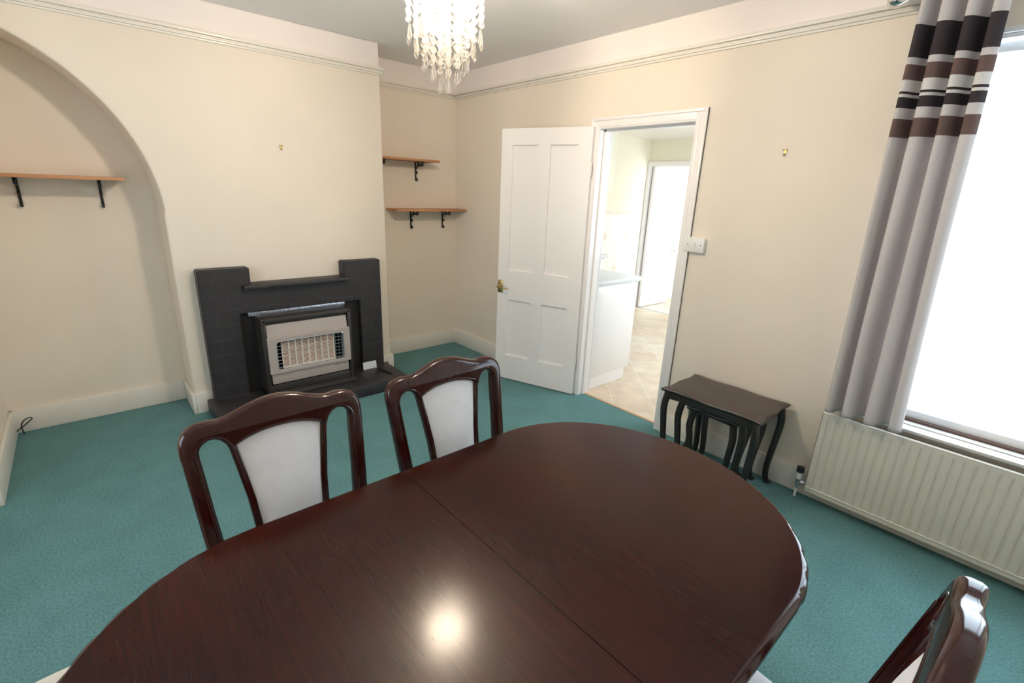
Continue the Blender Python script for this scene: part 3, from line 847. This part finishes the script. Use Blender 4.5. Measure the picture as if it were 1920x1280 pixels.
MB().tube([(.055, 0, 0), (.055, .118, 0)], .007, 10).lathe([(.024, .112), (.024, .118)], (.055, 0, 0), 1, 20).lathe([(.018, -.01), (.018, .01)], (.055, 0, 0), 0, 20).build('rod_bracket', M_chrome, rod)

# ------------------------------------------------------------------ fireplace
fp = thing('fireplace', 'charcoal painted tile fireplace with raised side pillars and hearth', 'fireplace', (D, -1.68, 0))
fx = .0965   # face in front of the wall
def Y(y): return y+1.68
mb = MB()
mb.prism([(Y(a), b) for a, b in ((-2.303, 0), (-2.303, .993), (-1.998, .993), (-1.998, .857), (-1.350, .857), (-1.350, .993), (-1.050, .993), (-1.050, 0), (-1.236, 0), (-1.236, .684), (-2.090, .684), (-2.090, 0))], 0, .001, fx)
bmesh.ops.bevel(mb.bm, geom=[e for e in mb.bm.edges if len(e.link_faces) == 2 and e.calc_face_angle(0) > .5], offset=.006, segments=2, affect='EDGES')
mb.build('surround', M_tile, fp)
MB().box(.001, .155, Y(-2.055), Y(-1.322), .855, .880, .005).build('mantel_shelf', M_tile, fp)
mb = MB().box(.001, .052, Y(-2.092), Y(-1.234), .09, .686)
mb.build('back_panel', M_black, fp)  # deep shade inside the opening put into the panel's black colour
MB().box(.022, .418, Y(-2.345), Y(-1.000), 0, .094, .006).build('hearth', M_tile, fp)
# grey foil strip above the fire
fo = MB().box(.053, .080, Y(-2.035), Y(-1.352), .655, .681, .003)
for i in range(5): fo.box(.0785, .082, Y(-2.03+.014*i), Y(-2.024+.0145*i), .654, .682)
fo.build('foil_strip', M_foil, fp)['label'] = 'crinkled silver foil strip under the lintel'

# gas fire
gf = thing('gas_fire', 'beige gas fire in a dark casing standing on the black hearth', 'gas fire', (.425, -1.685, .094))
gy0, gy1 = -2.0+1.685, -1.372+1.685; gx = .175
mb = MB()
for a_, b_ in ((gy0, gy0+.020), (gy1-.020, gy1)): mb.box(.0, gx, a_, b_, 0, .562, .004)
mb.box(0, gx-.001, gy0+.001, gy1-.001, .543, .564, .004)
mb.box(0, gx-.02, gy0+.02, gy1-.02, .525, .545)
mb.box(0, gx-.05, gy0+.02, gy1-.02, .0, .545)
mb.box(gx-.02, gx+.004, gy0+.010, gy0+.026, .0, .56, .002).box(gx-.02, gx+.004, gy1-.026, gy1-.010, 0, .56, .002).box(gx-.02, gx+.004, gy0+.01, gy1-.01, .540, .556, .002)
mb.build('casing', M_frame, gf)
mb = MB().box(.02, gx+.055, gy0+.0, gy1-.0, 0, .022, .004).box(gx-.05, gx-.005, gy0+.02, gy1-.02, .02, .075, .004)
mb.build('base_plinth', M_frame, gf)
# beige fascia: top panel, window bezel with opening, bottom panel
fy0, fy1 = gy0+.032, gy1-.032
mb = MB().prism([(gx-.045, .428), (gx-.002, .428), (gx-.016, .516), (gx-.045, .516)], 1, fy0, fy1)
bz0, bz1 = .164, .428
Wy0, Wy1, Wz0, Wz1 = fy0+.050, fy1-.040, .186, .398
def rrect(a0, a1, b0, b1, r, n=6):
    P = []
    for cx_, cy_, s0 in ((a1-r, b1-r, 0), (a0+r, b1-r, 1), (a0+r, b0+r, 2), (a1-r, b0+r, 3)):
        for i in range(n+1):
            a = PI/2*(s0+i/n); P.append((cx_+r*math.cos(a), cy_+r*math.sin(a)))
    return P
mb.curve2d(rrect(fy0-.008, fy1+.010, bz0, bz1, .006), [rrect(Wy0, Wy1, Wz0, Wz1, .022)], .012, .003, lambda u, v, w_: (gx+.004+w_, u, v))
mb.box(gx-.045, gx-.006, fy0+.004, fy1-.004, .083, .165, .003)
mb.build('fascia', M_beige, gf, ang=30)
# chrome bezel ring
P = rrect(Wy0, Wy1, Wz0, Wz1, .022); P3 = [(gx+.017, a, b) for a, b in P]; P3.append(P3[0]); P3.append(P3[1])
MB().tube(P3, .0022, 8, caps=False).build('bezel', M_chrome, gf)
# reflector box and radiants
mb = MB().box(gx-.055, gx-.050, Wy0-.01, Wy1+.01, Wz0-.01, Wz1+.01)
mb.box(gx-.055, gx-.01, Wy0-.012, Wy0-.004, Wz0-.01, Wz1+.01).box(gx-.055, gx-.01, Wy1+.004, Wy1+.012, Wz0-.01, Wz1+.01).box(gx-.055, gx-.01, Wy0-.01, Wy1+.01, Wz0-.012, Wz0-.004)
mb.build('reflector', M_reflector, gf)
ra0, ra1 = Wy0+.042, Wy1-.062
MB().box(gx-.045, gx-.034, ra0, ra1, Wz0+.004, Wz1-.008).build('radiant_backing', M_ember, gf)
ncol = 8; cw = (ra1-ra0)/ncol
mb = MB()
for i in range(ncol+1): mb.box(gx-.034, gx-.022, ra0+i*cw-.0038, ra0+i*cw+.0038, Wz0+.002, Wz1-.006)
for j in range(19):
    z_ = Wz0+.010+j*(Wz1-Wz0-.026)/18; mb.box(gx-.034, gx-.026, ra0, ra1, z_-.0017, z_+.0017)
mb.box(gx-.034, gx-.02, ra0-.004, ra1+.004, Wz0-.002, Wz0+.012)
mb.build('radiant_grid', M_ceramic, gf)
mb = MB()
for j in range(8):
    z_ = Wz0+.014+j*(Wz1-Wz0-.03)/7; mb.tube([(gx-.012, Wy0-.004, z_), (gx-.012, Wy1+.004, z_)], .0011, 6)
for y_ in (Wy0+.16, Wy0+.30, Wy1-.055, Wy1-.03): mb.tube([(gx-.010, y_, Wz0-.004), (gx-.010, y_, Wz1+.002)], .0011, 6)
mb.build('wire_guard', M_chrome, gf)
lb = MB()
for i in range(9): lb.box(gx-.006, gx-.0052, fy1-.115+i*.0075, fy1-.110+i*.0075, .139, .1445)
lb.box(gx-.006, gx-.0052, fy1-.036, fy1-.027, .139, .1445)
lb.build('maker_lettering', M_ink, gf)['label'] = 'tiny dark lettering on the bottom panel'
# card and pipe
cd = MB().box(-.0015, .0015, -.058, .058, 0, .062)
cd.mats = [M_card, M_cardink]
cd.box(.0015, .002, .028, .040, .006, .014, m=M_cardink).box(.0015, .002, -.012, .016, .002, .004, m=M_cardink)
c_ = cd.build('paper_card', M_card); c_.location = (D+fx+.014, -1.185, .0945); c_.rotation_euler = (0, math.radians(-8), 0)
tag(c_, 'small white card propped on the right end of the black hearth', 'card')
bar = MB().box(-.085, .085, -.012, .012, 0, .012, .003).build('black_strip', M_black); bar.location = (.60, -1.115, .0945); bar.rotation_euler = (0, 0, math.radians(10))  # plain flat black strip on top of the hearth
tag(bar, 'short flat black strip on the hearth in front of the card', 'metal bar')
gp = thing('gas_pipe', 'pair of small black pipe ends poking from the white skirting by the hearth', 'pipe', (.395, -.985, .05))
for z_, y_ in ((.037, -.004), (0.0, .006)):
    MB().tube([(-.002, y_, z_), (.022, y_-.006, z_)], .005, 10).sphere((.024, y_-.006, z_), .009, seg=12).sphere((.016, y_-.016, z_+.001), .007, seg=12).build('pipe_end', M_iron, gp)

# ------------------------------------------------------------------ wall shelves
def bracket_mb(s_=1.0, dz=.150, dx=.150):
    """in the XZ plane: wall at x=0, shelf underside at z=0"""
    mb = MB(); r = (.0035, .007)
    def flat(P): mb.tube([(x, 0, z) for x, z in P], [(.007, .0026)]*len(P), 8)
    mb.box(0, .005, -.007, .007, -dz, 0, .001); mb.box(0, dx, -.007, .007, -.005, 0, .001)
    def curl(cx, cz, r0_, a0, a1, n=18):
        return [(cx+(r0_*(1-.45*i/n))*math.cos(a0+(a1-a0)*i/n), cz+(r0_*(1-.45*i/n))*math.sin(a0+(a1-a0)*i/n)) for i in range(n+1)]
    flat(curl(.017, -dz+.002, .0160, PI, PI+5.2))                    # foot curl
    flat(curl(.018, -dz*.60, .0145, PI*.9, PI*.9-5.2))                # middle curl
    flat(smooth_path([(.005, -dz*.45), (.03, -.045), (.045, -.018), (.058, -.006)], 5))  # brace
    flat(curl(.070, -.024, .0185, PI*.7, PI*.7+5.9))
    flat(curl(.116, -.023, .0185, PI*.5, PI*.5-5.9))
    return mb
def shelf(label, x0, depth, y0, y1, ztop, th, bys):
    t = thing('wall_shelf', label, 'shelf', (x0, (y0+y1)/2, ztop-th))
    cy = (y0+y1)/2
    MB().box(.002, depth, y0-cy, y1-cy, 0, th, .0015).build('board', M_shelf, t)
    for by in bys:
        m_ = bracket_mb(); o_ = m_.build('bracket', M_iron, t, ang=60); o_.location = (.001, by-cy, -.0005)
    return t
shelf('pine shelf on two black brackets inside the arched recess', .0385, .262, -3.305, -2.560, 1.539, .019, (-3.037, -2.675))
shelf('upper pine shelf in the narrow alcove beside the chimney breast', 0, .20, -.925, -.303, 1.784, .018, (-.805, -.437))
shelf('lower pine shelf in the alcove, running into the room corner', 0, .20, -.742, -.004, 1.366, .019, (-.497, -.153))

# ------------------------------------------------------------------ picture hooks, switch, cable
def hook(label, loc, rz, m_):
    t = thing('picture_hook', label, 'picture hook', loc, rz)
    mb = MB().prism([(-.010, .012), (.010, .012), (.004, -.012), (-.004, -.012)], 1, -.002, 0)
    mb.tube([(0, -.003, -.006), (0, -.006, -.016), (0, -.012, -.018), (0, -.015, -.010)], .0028, 8)
    mb.build('hook_plate', m_, t)
    MB().sphere((-.008, -.004, .010), .0045, seg=10).sphere((.008, -.004, .010), .0045, seg=10).sphere((0, -.005, -.013), .005, seg=10).build('nails', M_brass, t)
hook('tiny brass picture hook on the chimney breast above the fireplace', (D, -1.688, 1.774), PI/2, M_brass)
hook('shiny brass picture hook on the wall between door and curtain', (2.97, 0, 1.799), 0, M_brassbright)
sw = thing('light_switch', 'white plastic light switch on the wall just right of the doorway', 'light switch', (2.563, 0, 1.284))
MB().box(-.06, .06, -.022, 0, -.043, .043, .004).build('back_box', M_plastic, sw)
MB().box(-.061, .061, -.030, -.021, -.044, .044, .003).build('face_plate', M_plastic, sw)
MB().box(-.007, .007, -.036, -.029, -.010, .012, .002).build('rocker', M_plastic, sw)
for xx in (-.042, .042): MB().lathe([(.0035, 0), (.0035, .0015)], (xx, -.0315, 0), 1, 10).build('screw', M_ink, sw)
cb_ = smooth_path([(.10, -3.309, .028), (.10, -3.292, .045), (.10, -3.273, .057), (.10, -3.248, .079), (.10, -3.231, .094), (.10, -3.237, .103), (.10, -3.255, .100), (.10, -3.275, .083), (.10, -3.284, .058), (.10, -3.284, .026), (.10, -3.280, .004)], 5)
tag(MB().tube(cb_, .0035, 8).build('cable', M_cable), 'short black cable looping out of the skirting in the recess corner', 'cable')

# ------------------------------------------------------------------ chandelier
cx_, cy_ = 2.285, -1.632
cl = thing('chandelier', 'lit crystal bead chandelier hanging from the ceiling at the top', 'chandelier', (cx_, cy_, H))
MB().lathe([(.07, 0), (.07, -.012), (.05, -.02), (.014, -.03), (.014, -.14), (.03, -.15), (.03, -.165), (0, -.17)][::-1], (0, 0, 0), 2, 28).build('ceiling_mount', M_chrome, cl)
mb = MB()
tiers = [(.140, 13, -.13, 2.072), (.113, 11, -.15, 2.030), (.086, 8, -.15, 1.985), (.056, 6, -.15, 1.948), (.021, 3, -.15, 1.908)]
for r_, n_, zt, zb in tiers:
    P = [(r_*math.cos(2*PI*i/40), r_*math.sin(2*PI*i/40), zt) for i in range(42)]
    mb.tube(P, .005, 8, caps=False)
for i in range(6):
    a = 2*PI*i/6; mb.tube([(0, 0, -.15), (.140*math.cos(a), .140*math.sin(a), -.135)], .004, 6)
mb.build('ring_frame', M_chrome, cl)
def octa(mb, c, r, h, seg=6):
    mb.lathe([(0, -h), (r*.75, -h*.55), (r, 0), (r*.75, h*.55), (0, h)], c, 2, seg)
def strand_mesh(length, drop):
    mb = MB(); z = -.008
    while z > -(length-drop-.006):
        octa(mb, (0, 0, z-.004), .0115, .0125, 8)
        mb.tube([(0, 0, z+.011), (0, 0, z+.007)], .0016, 6); z -= .0300
    return mb
def drop_mesh(drop, r=.0095):
    mb = MB(); mb.lathe([(0, 0), (.0035, -.004), (.0045, -.012), (r, -drop*.72), (0, -drop)][::-1], (0, 0, 0), 2, 6); return mb
for r_, n_, zt, zb in tiers:
    length = (H+zt)-zb; dr = .060
    me_s = me_d = None
    for i in range(n_):
        a = 2*PI*(i+.3*(n_ % 4))/n_
        if me_s is None:
            s_o = strand_mesh(length, dr).build('crystal_strand', M_crystal, cl, ang=10); me_s = s_o.data
            d_o = drop_mesh(dr).build('crystal_drop', M_crystal, s_o, ang=10); me_d = d_o.data
        else:
            s_o = bpy.data.objects.new('crystal_strand', me_s); COL.objects.link(s_o); s_o.parent = cl
            d_o = bpy.data.objects.new('crystal_drop', me_d); COL.objects.link(d_o); d_o.parent = s_o
        s_o.location = (r_*math.cos(a), r_*math.sin(a), zt-.004); s_o.rotation_euler = (0, 0, a*3)
        d_o.location = (0, 0, -(length-dr)); d_o.rotation_euler = (0, 0, i*1.3)
for i in range(4):
    a = 2*PI*i/4+.5
    x_, y_ = .066*math.cos(a), .066*math.sin(a)
    b_ = MB().lathe([(.0, -.075), (.012, -.072), (.021, -.055), (.023, -.04), (.018, -.02), (.011, 0)], (x_, y_, -.20), 2, 16).build('bulb', M_bulb, cl)
    MB().lathe([(.013, 0), (.013, .03), (.006, .035), (.006, .05)], (x_, y_, -.20), 2, 14).build('lamp_holder', M_chrome, cl)

# ------------------------------------------------------------------ kitchen
k1 = thing('base_cabinet', 'white kitchen base unit with plain end panel just inside the doorway', 'cabinet', (.9, .13, 0))
MB().box(-.84, .80, .006, .50, 0, .10).box(-.85, .815, 0, .535, .10, .862).build('carcass', M_cab, k1)
MB().box(.800, .822, 0, .49, 0, .10).box(.800, .822, 0, .555, .10, .862, .001).build('end_panel', M_cab, k1)
for i in range(3): MB().box(-.21+i*.34-.0, .125+i*.34-.0, .537, .555, .115, .855, .002).build('cabinet_door', M_cab, k1)
wk = MB().box(.03, 1.735, .125, .722, .864, .902, .004).build('worktop', M_work)
tag(wk, 'pale grey kitchen worktop on the nearer white unit', 'worktop')
k2 = thing('base_cabinet', 'white kitchen base unit along the far left wall behind the worktop', 'cabinet', (.34, 1.2, 0))
MB().box(-.305, .24, -.46, .45, 0, .10).box(-.305, .24, -.46, .45, .10, .862).build('carcass', M_cab, k2)
for i in range(2): MB().box(.242, .260, -.455+i*.455, -.005+i*.455, .115, .855, .002).build('cabinet_door', M_cab, k2)
tag(MB().box(.034, .63, .735, 1.68, .864, .902, .004).build('worktop', M_work), 'farther kitchen worktop on the unit along the left wall', 'worktop')
kt = MB().box(.031, .034, .72, 3.12, .0, 1.30).box(.031, .0355, .72, 3.12, 1.30, 1.372)
kt.mats = [M_ktile, M_border, M_motif]
kt.bm.faces.ensure_lookup_table()
for f in kt.bm.faces[6:]: f.material_index = 1
def blob(y, z, s_):
    n = 18; P = [(y+s_*(.5*math.cos(2*PI*i/n)+.07*math.cos(6*PI*i/n)), z+s_*.62*math.sin(2*PI*i/n)) for i in range(n)]
    kt.prism(P, 0, .034, .0346, m=M_motif)
    kt.prism([(y-.3*s_, z+.62*s_), (y+.1*s_, z+1.15*s_), (y+.22*s_, z+1.1*s_), (y, z+.55*s_)], 0, .034, .0346, m=M_motif)
    kt.prism([(y-.5*s_, z-.8*s_), (y+.5*s_, z-.8*s_), (y+.5*s_, z-.7*s_), (y-.5*s_, z-.7*s_)], 0, .034, .0346, m=M_motif)
blob(2.335, 1.03, .075); blob(2.79, 1.04, .07); blob(2.60, .60, .07)
for i in range(34): kt.prism([(.75+i*.07, 1.315), (.79+i*.07, 1.315), (.80+i*.07, 1.345), (.765+i*.07, 1.357)], 0, .0355, .0362, m=M_motif)
tag(kt.build('tile_splashback', M_ktile), 'cream wall tiles with fruit motifs and a peach border in the kitchen', 'wall tiles')
for (y0, y1, mm, lab) in ((1.20, 1.845, M_cab, 'white wall cabinet high in the kitchen, nearer the doorway'), (1.85, 2.022, M_cabcream, 'narrow cream wall cabinet at the end of the kitchen row')):
    t = thing('wall_cabinet', lab, 'cabinet', (.03, (y0+y1)/2, 1.55)); hy = (y1-y0)/2
    MB().box(0, .29, -hy, hy, 0, .70).build('carcass', mm, t); MB().box(.291, .31, -hy+.002, hy-.002, .002, .70, .002).build('cabinet_door', mm, t)
